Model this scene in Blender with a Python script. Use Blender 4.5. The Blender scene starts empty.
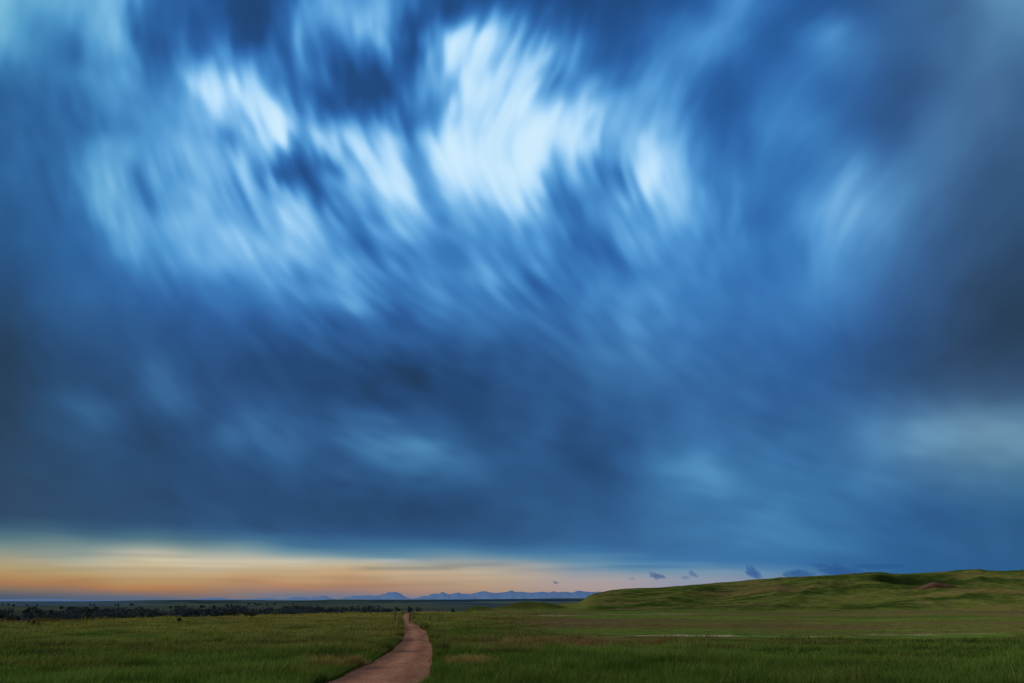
import bpy, math, random
import numpy as np
scene = bpy.context.scene
COL = scene.collection
rnd = random.Random(5)
R = math.radians
CAM_H = 1.7
# ---------------------------------------------------------------- sky chart
# The cloud deck is described on a flat chart tangent to the sky (a gnomonic
# map of directions); every dome vertex looks its direction up in the chart.
PITCH = 20.8; FOC = 683.0; CU, CV = 512.0, 341.5
GX = np.arange(0, 33) * 32.0
GY = np.array([0, 43, 86, 128, 171, 214, 256, 300, 342, 385, 428, 470, 513, 545, 600], float)
COVER = [
 [76,72,66,68,66,36,32,20, 14,34,64,54,68,42,16,18, 18,16,15,16,18,22,32,60, 42,28,26,24,36,36,38,54,58],
 [70,58,48,60,60,30,36,40, 30,54,46,46,60,28,72,78, 60,50,36,26,32,50,64,50, 30,40,54,46,36,36,40,46,46],
 [46,42,46,52,54,48,66,82, 76,52,36,26,24,38,46,84, 88,64,52,46,60,56,36,28, 42,46,38,34,28,30,40,40,34],
 [35,36,34,50,56,58,66,70, 84,84,68,44,62,58,60,88, 90,94,86,60,66,72,42,32, 54,50,44,34,30,42,42,36,32],
 [33,34,44,62,64,58,70,70, 64,36,42,80,82,74,80,92,94,74,60,52,78,84,56,46, 45,42,60,56,50,46,38,26,24],
 [28,31,38,52,62,62,74,74, 68,74,86,72,66,66,66,68, 82,56,52,54,68,70,58,50, 40,52,68,68,55,40,28,25,23],
 [22,27,33,40,50,54,62,66, 66,68,66,60,58,58,57,56, 58,50,46,48,54,52,48,44, 44,50,60,52,42,32,26,20,15],
 [13,21,29,32,32,34,37,44, 48,48,48,51,51,49,49,48, 46,42,44,48,52,48,44,42, 44,46,48,40,30,26,18,13,10],
 [ 9,15,24,27,28,28,28,29, 30,30,31,33,32,32,33,35, 38,38,40,42,46,44,40,38, 37,35,32,28,22,18,14,12,11],
 [ 9,15,20,24,28,37,28,24, 23,24,24,25,23,21,22,25, 30,33,35,37,38,36,34,33, 32,31,28,26,24,22,22,23,23],
 [12,20,26,31,23,21,24,34, 39,34,28,38,46,42,30,27, 30,32,25,29,33,37,38,36, 34,34,37,44,49,51,53,55,55],
 [14,18,20,22,22,21,22,24, 28,30,28,34,41,41,42,34, 34,30,25,26,37,46,49,44, 39,37,38,43,44,44,44,46,46],
 [18,18,20,22,22,22,23,24, 23,23,22,22,22,22,23,26, 30,32,31,30,36,41,43,43, 43,43,41,37,33,31,31,31,31],
 [20,20,22,24,26,28,30,31, 33,34,34,34,34,34,34,34, 35,36,37,38,39,41,43,44, 44,43,42,37,33,31,31,31,31],
 [20,20,22,24,26,28,30,31, 33,34,34,34,34,34,34,34, 35,36,37,38,39,41,43,44, 44,43,42,37,33,31,31,31,31]]
FX = np.arange(0, 9) * 128.0
FY = np.array([0, 100, 200, 300, 400, 500, 600], float)
FLOW = [   # streak direction, degrees, 0 = level, 90 = steep
 [ 95, 88, 85, 92,125,122,130,140,140],
 [ 70, 69, 70, 85,122,112,120,130,130],
 [ 62, 60, 58, 52, 58, 62,100,120,130],
 [ 50, 48, 42, 40, 38, 42, 60,120,130],
 [ 35, 35, 30, 28, 28, 30, 30, 15,  0],
 [  8, 10, 15, 15, 15, 15, 10,  0,  0],
 [  0,  0,  0,  0,  0,  0,  0,  0,  0]]
ROUGH = [  # how broken the cloud is
 [ .6, .7, .9,1.0, .9, .5, .35, .2, .1],
 [ .8,1.0,1.2,1.2,1.2, .8, .35, .2, .1],
 [ .5, .9,1.2,1.3,1.2,1.1, .55, .2, .1],
 [ .25, .4, .7,1.1,1.2,1.1, .6, .2, .1],
 [ .4, .6, .7, .8, .8, .7, .5, .4, .3],
 [ .3, .3, .45, .5, .5, .5, .5, .4, .4],
 [ .1, .1, .1, .1, .1, .1, .1, .1, .1]]
EXTRA = [  # single wisps: x0, y0, x1, y1, half width, change of level
 (340,70,400,110,30,-8),(400,120,440,130,14,-10),(285,165,345,190,14,-20),(212,136,232,150,8,-14),
 (470,95,540,62,12,14),(520,88,566,44,9,12),(440,165,560,140,34,-1),(480,196,590,130,12,5),
 (205,85,330,138,16,7),(330,138,450,175,16,7),(560,112,602,128,20,10),(290,128,330,146,11,9),(250,0,262,40,14,-3),(200,80,255,110,13,10),
 (560,150,604,104,20,16),(575,170,590,130,12,10),(435,104,484,78,6,-11),(484,82,510,60,5,-9),(205,82,262,126,11,12),(262,120,330,140,10,14),(330,136,392,186,11,10),(425,150,445,190,10,10),(318,120,340,160,9,14),
 (20,0,10,90,24,-8),(40,180,90,260,10,-5),(120,180,150,250,8,6),(170,210,215,262,9,7),(230,220,262,272,8,6),
 (500,215,540,262,6,8),(540,230,585,285,6,-7),(610,300,650,345,9,6),(560,300,600,345,8,-6),(700,190,716,226,6,10),(725,170,748,236,6,8),(640,280,664,316,7,7),
 (428,88,492,28,13,26),(432,80,470,46,9,10),(300,58,340,8,14,12),(365,8,378,62,12,14),
 (470,96,520,70,9,20),(536,66,566,38,6,20),(500,60,520,40,5,12),
 (352,170,368,132,12,14),(264,190,312,250,7,18),(306,196,352,236,9,20),(250,230,300,280,5,-12),
 (280,172,300,190,12,-14),(318,184,346,214,9,-18),(212,132,230,150,8,-22),
 (556,188,592,236,7,-18),(570,176,610,232,5,16),(604,168,640,224,10,-16),(622,176,664,226,4,9),
 (500,165,530,120,26,10),(384,180,420,215,5,10),(404,214,440,262,4,10),(432,210,470,262,5,-10),
 (380,250,420,290,5,-12),(330,250,372,300,5,10),(444,268,480,296,7,-10),
 (150,376,188,402,9,7),(70,404,104,424,8,7),(226,424,290,458,12,5),(345,425,425,455,13,12),(415,448,480,464,9,10),(225,420,300,462,12,6),(150,372,190,404,9,6),(70,400,106,426,8,6),(330,372,520,400,26,-5),(560,430,620,470,26,-4),(250,485,470,505,14,-4),(620,462,720,486,12,6),
 (200,84,214,120,8,16),(236,92,258,150,10,10),(110,10,118,90,14,9),(72,90,84,140,10,-12),(60,40,66,90,9,-3),
 (146,20,164,80,12,-12),(255,10,250,70,14,-10),(400,20,440,0,14,-16),(420,60,414,10,10,-16),
 (600,200,616,224,8,-10),(648,150,668,176,14,14),(690,160,720,200,9,-6),(806,38,842,28,12,10),
 (350,95,400,115,20,-6),(316,60,330,100,14,-6),(930,436,1024,428,18,4),(870,446,930,432,20,3),(700,455,720,480,10,5)]
RAMP_V = np.array([0,10,20,33,47,60,75,88,100])/100.0
RAMP = np.array([(27,52,78),(34,66,108),(38,80,137),(46,98,163),(59,122,187),(82,151,211),(121,182,230),(166,212,248),(205,235,253)],float)
# glow under the deck: columns of (offset below deck edge, colour)
EDGE_X = np.array([-200,0,60,130,220,300,400,520,640,760,860,1000,1200],float)
EDGE_Y = np.array([ 536,538,541,544,549,555,558,562,565,568,572,580,590],float)
GLOW = {
 0:  [(-26,(44,82,112)),(-10,(60,98,122)),(2,(92,122,130)),(12,(128,142,136)),(20,(156,152,130)),(29,(172,155,116)),(37,(172,139,95)),(44,(162,118,82)),(50,(128,106,94)),(55,(88,93,106)),(61,(62,82,110)),(72,(52,80,118))],
 160:[(-26,(46,88,124)),(-9,(72,110,130)),(0,(136,152,148)),(7,(182,180,164)),(15,(192,182,156)),(24,(188,165,126)),(33,(182,146,102)),(42,(172,122,82)),(47,(138,110,100)),(53,(84,100,126)),(72,(66,92,128))],
 300:[(-26,(48,94,138)),(-9,(62,110,146)),(-1,(116,148,160)),(5,(178,178,166)),(12,(194,180,152)),(22,(190,158,120)),(30,(180,136,100)),(36,(156,122,108)),(42,(108,114,136)),(72,(76,102,142))],
 460:[(-26,(50,98,144)),(-9,(66,116,154)),(-2,(98,136,160)),(4,(148,156,158)),(10,(178,166,148)),(18,(182,160,134)),(26,(174,146,122)),(34,(160,131,120)),(40,(124,124,146)),(72,(84,110,150))],
 600:[(-26,(52,104,154)),(-8,(66,118,162)),(0,(98,138,166)),(6,(142,152,164)),(13,(164,156,158)),(24,(168,150,150)),(40,(158,140,142)),(72,(130,130,150))],
 700:[(-26,(54,108,162)),(-8,(62,116,166)),(0,(86,132,168)),(8,(122,146,168)),(14,(138,148,168)),(40,(142,144,166)),(72,(130,136,160))],
 780:[(-26,(54,108,162)),(-6,(58,112,164)),(0,(74,124,166)),(6,(96,134,168)),(16,(124,142,166)),(40,(128,142,166)),(72,(120,136,160))],
 850:[(-26,(48,100,154)),(-6,(48,100,154)),(6,(58,108,156)),(40,(70,112,156)),(72,(80,118,158))],
 920:[(-26,(43,94,146)),(72,(42,92,142))],
 1010:[(-26,(42,92,140)),(72,(40,89,137))]}

def cubic(gx, gy, tab, X, Y):
    """smooth (Catmull-Rom) lookup of a coarse table at X, Y (1-D axes)"""
    t = np.asarray(tab, float)
    def axis(g, q):
        q = np.clip(q, g[0], g[-1] - 1e-6)
        i = np.clip(np.searchsorted(g, q, side='right') - 1, 0, len(g) - 2)
        f = (q - g[i]) / (g[i+1] - g[i])
        W = np.zeros((len(q), len(g)))
        w = [(-f+2*f**2-f**3)/2, (2-5*f**2+3*f**3)/2, (f+4*f**2-3*f**3)/2, (f**3-f**2)/2]
        for k in range(4):
            np.add.at(W, (np.arange(len(q)), np.clip(i-1+k, 0, len(g)-1)), w[k])
        return W
    return axis(gy, Y) @ t @ axis(gx, X).T
def bil(a, x, y):
    h, w = a.shape[:2]
    x = np.clip(x, 0, w-1.001); y = np.clip(y, 0, h-1.001)
    i = x.astype(np.int32); j = y.astype(np.int32)
    fx = (x-i).astype(np.float32); fy = (y-j).astype(np.float32)
    if a.ndim == 3: fx = fx[...,None]; fy = fy[...,None]
    return (a[j,i]*(1-fx)+a[j,i+1]*fx)*(1-fy)+(a[j+1,i]*(1-fx)+a[j+1,i+1]*fx)*fy
def band_noise(h, w, size, rng):
    n = rng.standard_normal((h, w))
    ky = np.fft.fftfreq(h)[:,None]; kx = np.fft.rfftfreq(w)[None,:]
    k2 = (kx**2+ky**2)*(size**2)
    f = np.exp(-k2*6.0)
    r = np.fft.irfft2(np.fft.rfft2(n)*f, s=(h, w))
    return (r/r.std()).astype(np.float32)
def smear(a, dx, dy, length, step):
    h, w = a.shape
    yy, xx = np.mgrid[0:h,0:w].astype(np.float32)
    acc = a.astype(np.float32).copy(); tot = np.ones_like(acc)
    for s in (1,-1):
        px, py = xx.copy(), yy.copy()
        for k in range(int(length/step)):
            vx = bil(dx, px, py); vy = bil(dy, px, py)
            px = px + s*step*vx; py = py + s*step*vy
            wgt = 0.5+0.5*np.cos(np.pi*(k+1)*step/length)
            acc += wgt*bil(a, px, py); tot += wgt
    return acc/tot
M = 96    # chart margin
def sky_chart():
    """sRGB chart of the cloud deck, rows = v, columns = u, one unit a cell (with margin M)"""
    rng = np.random.default_rng(11)
    X = np.arange(-M, 1024+M, dtype=float); Y = np.arange(-M, 660, dtype=float)
    h, w = len(Y), len(X)
    xx, yy = np.meshgrid(X, Y); xx = xx.astype(np.float32); yy = yy.astype(np.float32)
    V = cubic(GX, GY, COVER, X, Y).astype(np.float32)
    V += 2.0*np.exp(-((xx-410)/290)**2-((yy-185)/115)**2)
    for x0,y0,x1,y1,r,d in EXTRA:
        L2 = (x1-x0)**2+(y1-y0)**2
        t = np.clip(((xx-x0)*(x1-x0)+(yy-y0)*(y1-y0))/L2, 0, 1)
        d2 = (xx-x0-t*(x1-x0))**2+(yy-y0-t*(y1-y0))**2
        V += d*np.exp(-d2/(r*r))
    ky = np.fft.fftfreq(h)[:,None]; kx = np.fft.rfftfreq(w)[None,:]
    V = np.fft.irfft2(np.fft.rfft2(V)*np.exp(-2*np.pi**2*36*(kx**2+ky**2)), s=(h, w)).astype(np.float32)
    V = np.where(V > 70, 70+(V-70)*.84, V).astype(np.float32)
    # orientation through the double angle so that it blends without jumps
    th = np.radians(np.array(FLOW, float))
    c2 = cubic(FX, FY, np.cos(2*th), X, Y); s2 = cubic(FX, FY, np.sin(2*th), X, Y)
    # a slow meander keeps the streaks from looking combed
    wob = band_noise(h, w, 150, rng)*0.13
    a = 0.5*np.arctan2(s2, c2)+wob
    a = np.where(a < -0.35, a+np.pi, a)
    dx = np.cos(a).astype(np.float32); dy = np.sin(a).astype(np.float32)
    rough = np.clip(cubic(FX, FY, ROUGH, X, Y), 0.05, 2).astype(np.float32)
    # broken edges, then drag everything along the wind
    wx = band_noise(h, w, 30, rng)*4+band_noise(h, w, 6, rng)*5
    wy = band_noise(h, w, 30, rng)*4+band_noise(h, w, 6, rng)*5
    k = np.clip(rough, .1, 1.1)
    Vw = bil(V, xx+M+wx*k, yy+M+wy*k)
    Vw = smear(Vw, dx, dy, 20, 2.0)
    n1 = smear(band_noise(h, w, 26, rng), dx, dy, 70, 5.0); n1 /= n1.std()
    n2 = smear(band_noise(h, w, 11, rng), dx, dy, 54, 4.0); n2 /= n2.std()
    n3 = smear(band_noise(h, w, 5, rng), dx, dy, 38, 2.4); n3 /= n3.std()
    n4 = smear(band_noise(h, w, 120, rng), dx, dy, 60, 6.0); n4 /= n4.std()
    soft = smear(band_noise(h, w, 17, rng)+.6*band_noise(h, w, 8, rng), dx, dy, 16, 2.5); soft /= soft.std()
    patch = np.clip(.9+.75*band_noise(h, w, 42, rng), .1, 2.6)
    lvl = np.clip(Vw/60, .35, 1.15)+.7*np.clip((Vw-72)/20, 0, 1)
    amp = rough*lvl
    out = Vw+amp*(n1*2.3+patch*(n2*3.3+n3*1.6))+soft*2.6*np.clip(rough, .3, 1)+n4*1.0
    flo = np.clip(17-.05*np.clip(yy-150, 0, 400), 6, 17)
    out = np.where(out<flo, flo+(out-flo)*.3, out)
    out = np.where(out>80, 80+21*np.tanh((out-80)/26), out)
    out = np.clip(out, 0, 100)/100
    rgb = np.stack([np.interp(out, RAMP_V, RAMP[:,c]) for c in range(3)], -1)
    # greener slate towards the sides and the base
    lum = rgb.mean(-1, keepdims=True)
    side = np.clip((np.abs(xx-540)-330)/200, 0, 1)[...,None]*0.42
    base = np.clip((yy-330)/190, 0, 1)[...,None]*0.30
    tone = np.clip(side+base, 0, .6)
    g = np.concatenate([rgb[...,:1]*0.96+2, rgb[...,1:2]*1.035, rgb[...,2:]*0.86], -1)
    rgb = rgb*(1-tone)+g*tone
    right = np.clip((xx-760)/160, 0, 1)[...,None]*np.clip((430-yy)/120, 0, 1)[...,None]*0.30
    rgb = rgb*(1-right)+(rgb*0.72+lum*0.24)*right
    dull = np.clip((yy-250)/130, 0, 1)[...,None]*np.clip((1000-xx)/260, .3, 1)[...,None]*0.05+np.clip((xx-820)/150, 0, 1)[...,None]*np.clip((520-yy)/60, 0, 1)[...,None]*0.12
    rgb = rgb+(rgb.mean(-1, keepdims=True)*np.array([.96,1.0,1.10])-rgb)*(dull*2.2)
    rgb = rgb*(1-.12*np.clip((yy-300)/60, 0, 1)*np.clip((760-xx)/250, .25, 1))[...,None]
    gap = np.exp(-((xx-990)/130)**2-((yy-430)/50)**2)[...,None]
    rgb = rgb+(rgb.mean(-1, keepdims=True)*np.array([.93,1.04,1.10])-rgb)*gap*.28
    # the open band under the deck
    ks = sorted(GLOW); offs = np.arange(-40, 110, dtype=float)
    strips = np.array([[np.interp(offs, [o for o,_ in GLOW[q]], [c[j] for _,c in GLOW[q]]) for j in range(3)] for q in ks])  # q,3,o
    edge = np.interp(X, EDGE_X, EDGE_Y)
    edge = np.convolve(np.pad(edge, 40, mode='edge'), np.ones(81)/81, 'valid')
    lv = smear(band_noise(h, w, 34, rng), np.ones_like(dx), np.zeros_like(dy), 130, 8.0); lv /= lv.std()
    lf = smear(band_noise(h, w, 9, rng), np.ones_like(dx), np.zeros_like(dy), 60, 4.0); lf /= lf.std()
    o = yy-edge[None,:].astype(np.float32)+lv*1.6*np.clip((606-yy)/30,0,1)+lf*1.5*np.clip((600-yy)/20,0,1)
    oc = np.clip(o+40, 0, len(offs)-1.01); oi = oc.astype(int); of = (oc-oi)[...,None]
    qx = np.clip(np.interp(X, ks, np.arange(len(ks))), 0, len(ks)-1.001); qi = qx.astype(int); qf = (qx-qi)
    qf = (qf*qf*(3-2*qf))[None,:,None]
    S = np.transpose(strips, (0,2,1))
    A = S[qi[None,:], oi]*(1-of)+S[qi[None,:], oi+1]*of
    B = S[qi[None,:]+1, oi]*(1-of)+S[qi[None,:]+1, oi+1]*of
    glow = A*(1-qf)+B*qf
    f = np.clip((o+26)/20, 0, 1)[...,None]; f = f*f*(3-2*f)
    rgb = rgb*(1-f)+glow*f
    # thin dark shelf of scud just under the deck, and the pale line above it
    for x0,x1,y0,amt,hw in ((345,470,566.5,-30,2.0),(358,425,559,24,1.6),(425,525,563.5,-18,2.2),(560,660,556,8,3),(60,270,581,-7,2.0),(0,190,571,-7,1.8),(150,330,570,-7,1.5),(250,400,576,-8,1.6),(60,210,556,-14,2.0),(130,320,561,14,2.0),(40,260,566,10,1.6),(300,520,571,9,1.6),(520,720,565,9,1.8),(640,780,572,8,1.6),(0,120,562,8,2.0),(280,470,583,-7,1.5),(480,600,570,-8,1.5),(590,700,568,-9,1.6),(380,560,577,6,1.6)):
        m = np.exp(-((yy-y0-lv*1.2)/hw)**2)*np.clip((xx-x0)/25,0,1)*np.clip((x1-xx)/25,0,1)
        rgb += (m*amt)[...,None]*np.array([1.0,.75,.5])
    return np.clip(rgb, 0, 255), X, Y

# ---------------------------------------------------------------- helpers
def lin(c):
    c = np.asarray(c, float)/255.0
    return np.where(c <= 0.04045, c/12.92, ((c+0.055)/1.055)**2.4)
def sstep(a, b, x):
    t = np.clip((np.asarray(x, float)-a)/(b-a), 0, 1)
    return t*t*(3-2*t)
def tag(o, label=None, cat=None, group=None, kind=None):
    if label: o['label'] = label
    if cat: o['category'] = cat
    if group: o['group'] = group
    if kind: o['kind'] = kind
    return o
def mesh_np(name, verts, faces, mat, parent=None, smooth=True, loc=(0, 0, 0), col=None, mats=None, midx=None):
    """verts (n,3); faces: list of (m,k) int arrays"""
    me = bpy.data.meshes.new(name)
    verts = np.asarray(verts, np.float32)
    me.vertices.add(len(verts)); me.vertices.foreach_set('co', verts.ravel())
    tot = np.concatenate([np.full(len(f), f.shape[1], np.int32) for f in faces])
    idx = np.concatenate([np.asarray(f, np.int32).ravel() for f in faces])
    start = np.concatenate([[0], np.cumsum(tot)[:-1]]).astype(np.int32)
    me.loops.add(len(idx)); me.loops.foreach_set('vertex_index', idx)
    me.polygons.add(len(tot)); me.polygons.foreach_set('loop_start', start)
    me.polygons.foreach_set('loop_total', tot)
    me.update(calc_edges=True)
    me.polygons.foreach_set('use_smooth', np.full(len(tot), smooth))
    for m in (mats or [mat]): me.materials.append(m)
    if midx is not None: me.polygons.foreach_set('material_index', midx.astype(np.int32))
    if col is not None:
        a = me.attributes.new('tint', 'FLOAT_COLOR', 'POINT')
        c4 = np.ones((len(verts), 4), np.float32); c4[:, :3] = col
        a.data.foreach_set('color', c4.ravel())
    me.validate()
    o = bpy.data.objects.new(name, me); COL.objects.link(o)
    o.location = loc
    if parent is not None: o.parent = parent
    return o
_rs = np.random.RandomState(3)
_LAT = _rs.rand(256, 256)
def vnoise(x, y):
    x = np.asarray(x, float); y = np.asarray(y, float)
    i = np.floor(x).astype(int); j = np.floor(y).astype(int)
    fx = x-i; fy = y-j
    fx = fx*fx*fx*(fx*(fx*6-15)+10); fy = fy*fy*fy*(fy*(fy*6-15)+10)
    a = _LAT[i & 255, j & 255]; b = _LAT[(i+1) & 255, j & 255]
    c = _LAT[i & 255, (j+1) & 255]; d = _LAT[(i+1) & 255, (j+1) & 255]
    return (a*(1-fx)+b*fx)*(1-fy)+(c*(1-fx)+d*fx)*fy-0.5
def fbm(x, y, oct=4, g=0.5):
    s = 0; a = 1.0
    for k in range(oct):
        s = s+a*vnoise(x*2**k+17.3*k, y*2**k+9.1*k); a *= g
    return s

# ---------------------------------------------------------------- the lie of the land
P = R(PITCH)
def bearing(px): return (px-512)/(FOC/math.cos(P))          # tangent of the bearing
def ground_at(px, py):
    """point of flat ground seen under a bearing and a dip"""
    dip = math.atan((py-CV)/FOC)-P
    Y = CAM_H/math.tan(dip)
    d = Y*math.cos(P)-CAM_H*math.sin(P)
    return (px-512)/FOC*d, Y
PATH_ROWS = [(683,330,432),(672,352,433),(662,372,434),(652,388,434.5),(645,396.5,433),(638,401,431),(632,402.3,427.5),
             (627,401.8,421),(624,401,416),(621,400.6,411.2),(618,401.2,409.4),(616,403.2,409.4),(614.4,404.5,409)]
PATH_L = [(-9.5,1.5),(-8.2,4.0),(-6.3,8.0),(-4.9,12.0)]; PATH_R = [(-6.0,1.0),(-4.6,4.0),(-3.0,8.0),(-2.15,12.0)]
for _y, _l, _r in PATH_ROWS:
    PATH_L.append(ground_at(_l, _y)); PATH_R.append(ground_at(_r, _y))
PATH_L += [(-15.0,112),(-15.6,130),(-15,160)]; PATH_R += [(-13.6,112),(-13.9,130),(-13.2,160)]
PATH_L = np.array(PATH_L); PATH_R = np.array(PATH_R)
def path_edges(Y):
    return np.interp(Y, PATH_L[:,1], PATH_L[:,0])-.10*sstep(28, 17, Y), np.interp(Y, PATH_R[:,1], PATH_R[:,0])
def path_dist(X, Y):
    """signed distance past the path edge, negative on the path"""
    l, r = path_edges(Y)
    d = np.maximum(l-X, X-r)
    return np.where((Y < 1) | (Y > 155), 9.0, d)

CREST = [(540,604),(570,603),(579,602.5),(583,600.5),(588,596.3),(594,593.3),(600,592.2),(612,590),(625,588.6),(640,588),(660,587.4),(680,586),(700,584.2),(720,582.6),(740,581),(760,579),
         (780,577.3),(800,576.8),(820,576),(840,574.6),(860,572.8),(880,571.4),(890,571.8),(900,573.2),(915,573.2),(930,572.4),(945,571.3),
         (960,570),(975,568.9),(986,568.3),(996,569.8),(1010,570.4),(1024,569.6),(1060,567),(1120,566),(1250,561),(1500,566)]
YC = 470.0
_ct = np.array([bearing(c[0]) for c in CREST]); _cz = np.array([CAM_H+(601-c[1])/781.0*YC for c in CREST])
def height(X, Y):
    X = np.asarray(X, float); Y = np.asarray(Y, float)
    Ys = np.maximum(Y, 1.0)
    r = np.hypot(X, Y)
    t = np.where(Y > 0.2*np.abs(X), X/np.maximum(Ys, 0.2*np.abs(X)+1e-6), np.sign(X)*5)
    z = 0.22*fbm(X/19, Y/19, 3)*sstep(10, 40, r)+0.10*fbm(X/4.5+40, Y/4.5, 3)
    z = z+0.5*fbm(X/60+9, Y/60, 3)*sstep(60, 200, r)*sstep(-.2, 0.1, t)
    # a slight fall beyond the near pasture, then the drop into the creek valley on the left
    z = z-1.9*sstep(95, 250, Y)*sstep(-.22, -.05, t)
    E = np.interp(t, [-5,-.9,-.7,-.427,-.2,-.14,-.08,0,.15,.6], [52,52,60,76,94,110,190,330,560,800])
    z = z-14*sstep(E, E+100+.6*np.clip(E-110, 0, 500), Y)
    z = z+0.15*np.exp(-((Y-E*.93)/(E*.13))**2)*sstep(-.1, -.2, t)
    # low knolls past the end of the trail
    for px, dz, Y0, sx, sy in ((454, 2.1, 262, 8.0, 11), (474, 1.5, 268, 8.0, 10), (524, 2.6, 290, 11, 12), (548, 1.3, 292, 10, 12)):
        X0 = bearing(px)*Y0
        z = z+dz*np.exp(-((X-X0)/sx)**2-((Y-Y0)/sy)**2)*(1+.5*fbm(X/9, Y/9, 3))
    # the long hill on the right
    H = np.interp(t, _ct, _cz, left=0)+1.9
    H = np.where(t > _ct[0], np.maximum(H, 0), 0)
    foot = 258+14*fbm(X/40, Y/70+4, 3)
    u = np.clip((Y-foot)/(YC-foot), 0, 1)
    prof = u*u*(3-2*u)*.55+.45*u**1.15
    prof = np.where(Y > YC, 1-sstep(YC+15, 950, Y), prof)
    hill = H*prof
    # spurs and draws running down the slope
    w = 4*u*(1-u)
    sk = X-0.55*(Y-300)
    rid = 1-np.abs(2*vnoise(sk/34+3, Y/120))*2
    rid2 = 1-np.abs(2*vnoise(sk/13+30, Y/50+7))*2
    amp = np.clip(H/16, 0, 1)
    hill = hill+amp*w*(1.5*(rid-.5)+0.7*(rid2-.5)+0.8*fbm(X/22, Y/16, 4))
    tex = amp*sstep(0, .15, u)*(1-sstep(YC, YC+60, Y))
    hill = hill+tex*(0.40*fbm(X/7, Y/5, 4)+.22*fbm(X/2.2, Y/2.2, 3))
    # a scooped hollow with a raw bank in it
    X0, Y0 = bearing(912)*402, 402
    hill = hill-5.5*np.exp(-((X-X0)/14)**2-((Y-Y0)/16)**2)
    X1, Y1 = bearing(939)*366, 366
    hill = hill+2.3*np.exp(-((X-X1)/9)**2)*sstep(-5, 1, Y-Y1)*np.exp(-np.clip(Y-Y1, 0, 99)/14)
    X2, Y2 = bearing(962)*415, 415
    hill = hill-2.0*np.exp(-((X-X2)/20)**2-((Y-Y2)/10)**2)
    z = z+hill*(Y > 200)
    # far plain: long low rises
    A = np.interp(t, [-5,-.75,-.62,-.5,-.4,-.33,-.25,-.14,-.05,.03,.12,.3], [6,7,9,21,21,19.5,23,23,27,31,33,33])
    z = z+A*sstep(3000, 4700, Y)*(1+.10*fbm(X/400, Y/400, 3))-A*.5*sstep(5600, 9000, Y)
    z = z+6*fbm(X/500+5, Y/700, 3)*sstep(900, 2200, Y)*(1-sstep(9000, 20000, Y))
    z = z-0.035*sstep(0.25, 0.0, path_dist(X, Y))
    return z
def hill_mask(X, Y):
    t = X/np.maximum(Y, 1.0)
    return (Y > 262+10*fbm(X/30, Y/30, 2)) & (Y < 1200) & (t > bearing(588)) & (t < 3)
def bank_mask(X, Y):
    X1, Y1 = bearing(938)*366, 366
    return np.exp(-((X-X1)/9.5)**2-((Y-Y1)/6.5)**2)
G_DARK = np.array([.050,.094,.0150]); G_MID = np.array([.080,.114,.022]); G_YEL = np.array([.145,.128,.034])
G_BRN = np.array([.120,.074,.036]); G_PALE = np.array([.24,.22,.15]); G_SOIL = np.array([.105,.062,.040])
def mix(a, b, f): return a*(1-f[..., None])+b*f[..., None]
SCARS = [  # pale bare lenses on the flat: centre column, row, half width, half depth (m), strength
 (702,634,2.6,.75,1.0),(672,634.3,2.4,.6,.9),(628,634.8,2.8,.5,.85),(893,633,2.6,.5,.55),(950,632.4,2.4,.35,.3),(790,634.6,3.2,.35,.55),(590,623.5,2.6,.6,.55),
 (556,616.5,5.6,3.4,.42),(640,614.8,6,3,.25),(690,613.4,6,3,.2),(512,624.6,1.6,.5,.5),(590,645,.8,.35,.6),(612,646.5,.6,.25,.5),(735,613.6,6,3,.2)]
SCARS = [(*ground_at(c, r), hw, hd, s) for c, r, hw, hd, s in SCARS]
def scar(X, Y):
    s = 0
    for cx, cy, hw, hd, k in SCARS:
        q = ((X-cx)/hw)**2+((Y-cy)/hd)**2
        s = np.maximum(s, k*sstep(1.25, .5, q+1.6*fbm(X/(.35*hw), Y/(1.6*hd), 4)))
    return s
PATCHES = [  # column, row, half width m, half depth m, colour, strength
 (345,666,1.1,1.2,(.17,.105,.042),.75),(330,648,3.0,1.1,(.135,.125,.034),.6),(466,664,.7,1.0,(.20,.125,.050),.75),(440,656,.35,1.2,(.05,.055,.014),.6),
 (604,644,3.4,1.3,(.155,.088,.038),.75),(520,645,1.6,1.6,(.135,.115,.036),.7),(700,646,4.5,1.5,(.10,.075,.028),.45),(860,644,5.5,1.6,(.11,.080,.030),.45),(940,650,2.2,.7,(.045,.036,.018),.5),
 (500,655,2.0,1.3,(.026,.040,.008),.7),(570,634,4.5,2.0,(.036,.062,.012),.7),(450,634,2.2,2.2,(.034,.066,.011),.6),(100,654,6.0,1.3,(.030,.050,.010),.7),(230,656,3.5,1.1,(.028,.048,.009),.65),
 (60,640,6,1.6,(.105,.112,.026),.6),(190,638,6,1.3,(.115,.105,.028),.55),(300,632,4.5,2.0,(.115,.120,.028),.55),(260,645,3.0,1.0,(.12,.10,.030),.5),(30,664,3.0,.9,(.085,.085,.022),.5),(150,670,2.6,.8,(.080,.088,.022),.5),(250,674,2.0,.7,(.095,.080,.026),.45),
 (960,640,3.5,1.0,(.036,.052,.012),.6),(800,628,7,3,(.10,.066,.034),.6),(960,624,9,4,(.095,.064,.036),.6),(880,617,14,6,(.045,.060,.016),.5),(720,622,9,4,(.092,.070,.030),.5),(640,628,5,2.4,(.088,.084,.026),.5)]
PATCHES = [(*ground_at(c, r), hw, hd, np.array(k), s) for c, r, hw, hd, k, s in PATCHES]
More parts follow.
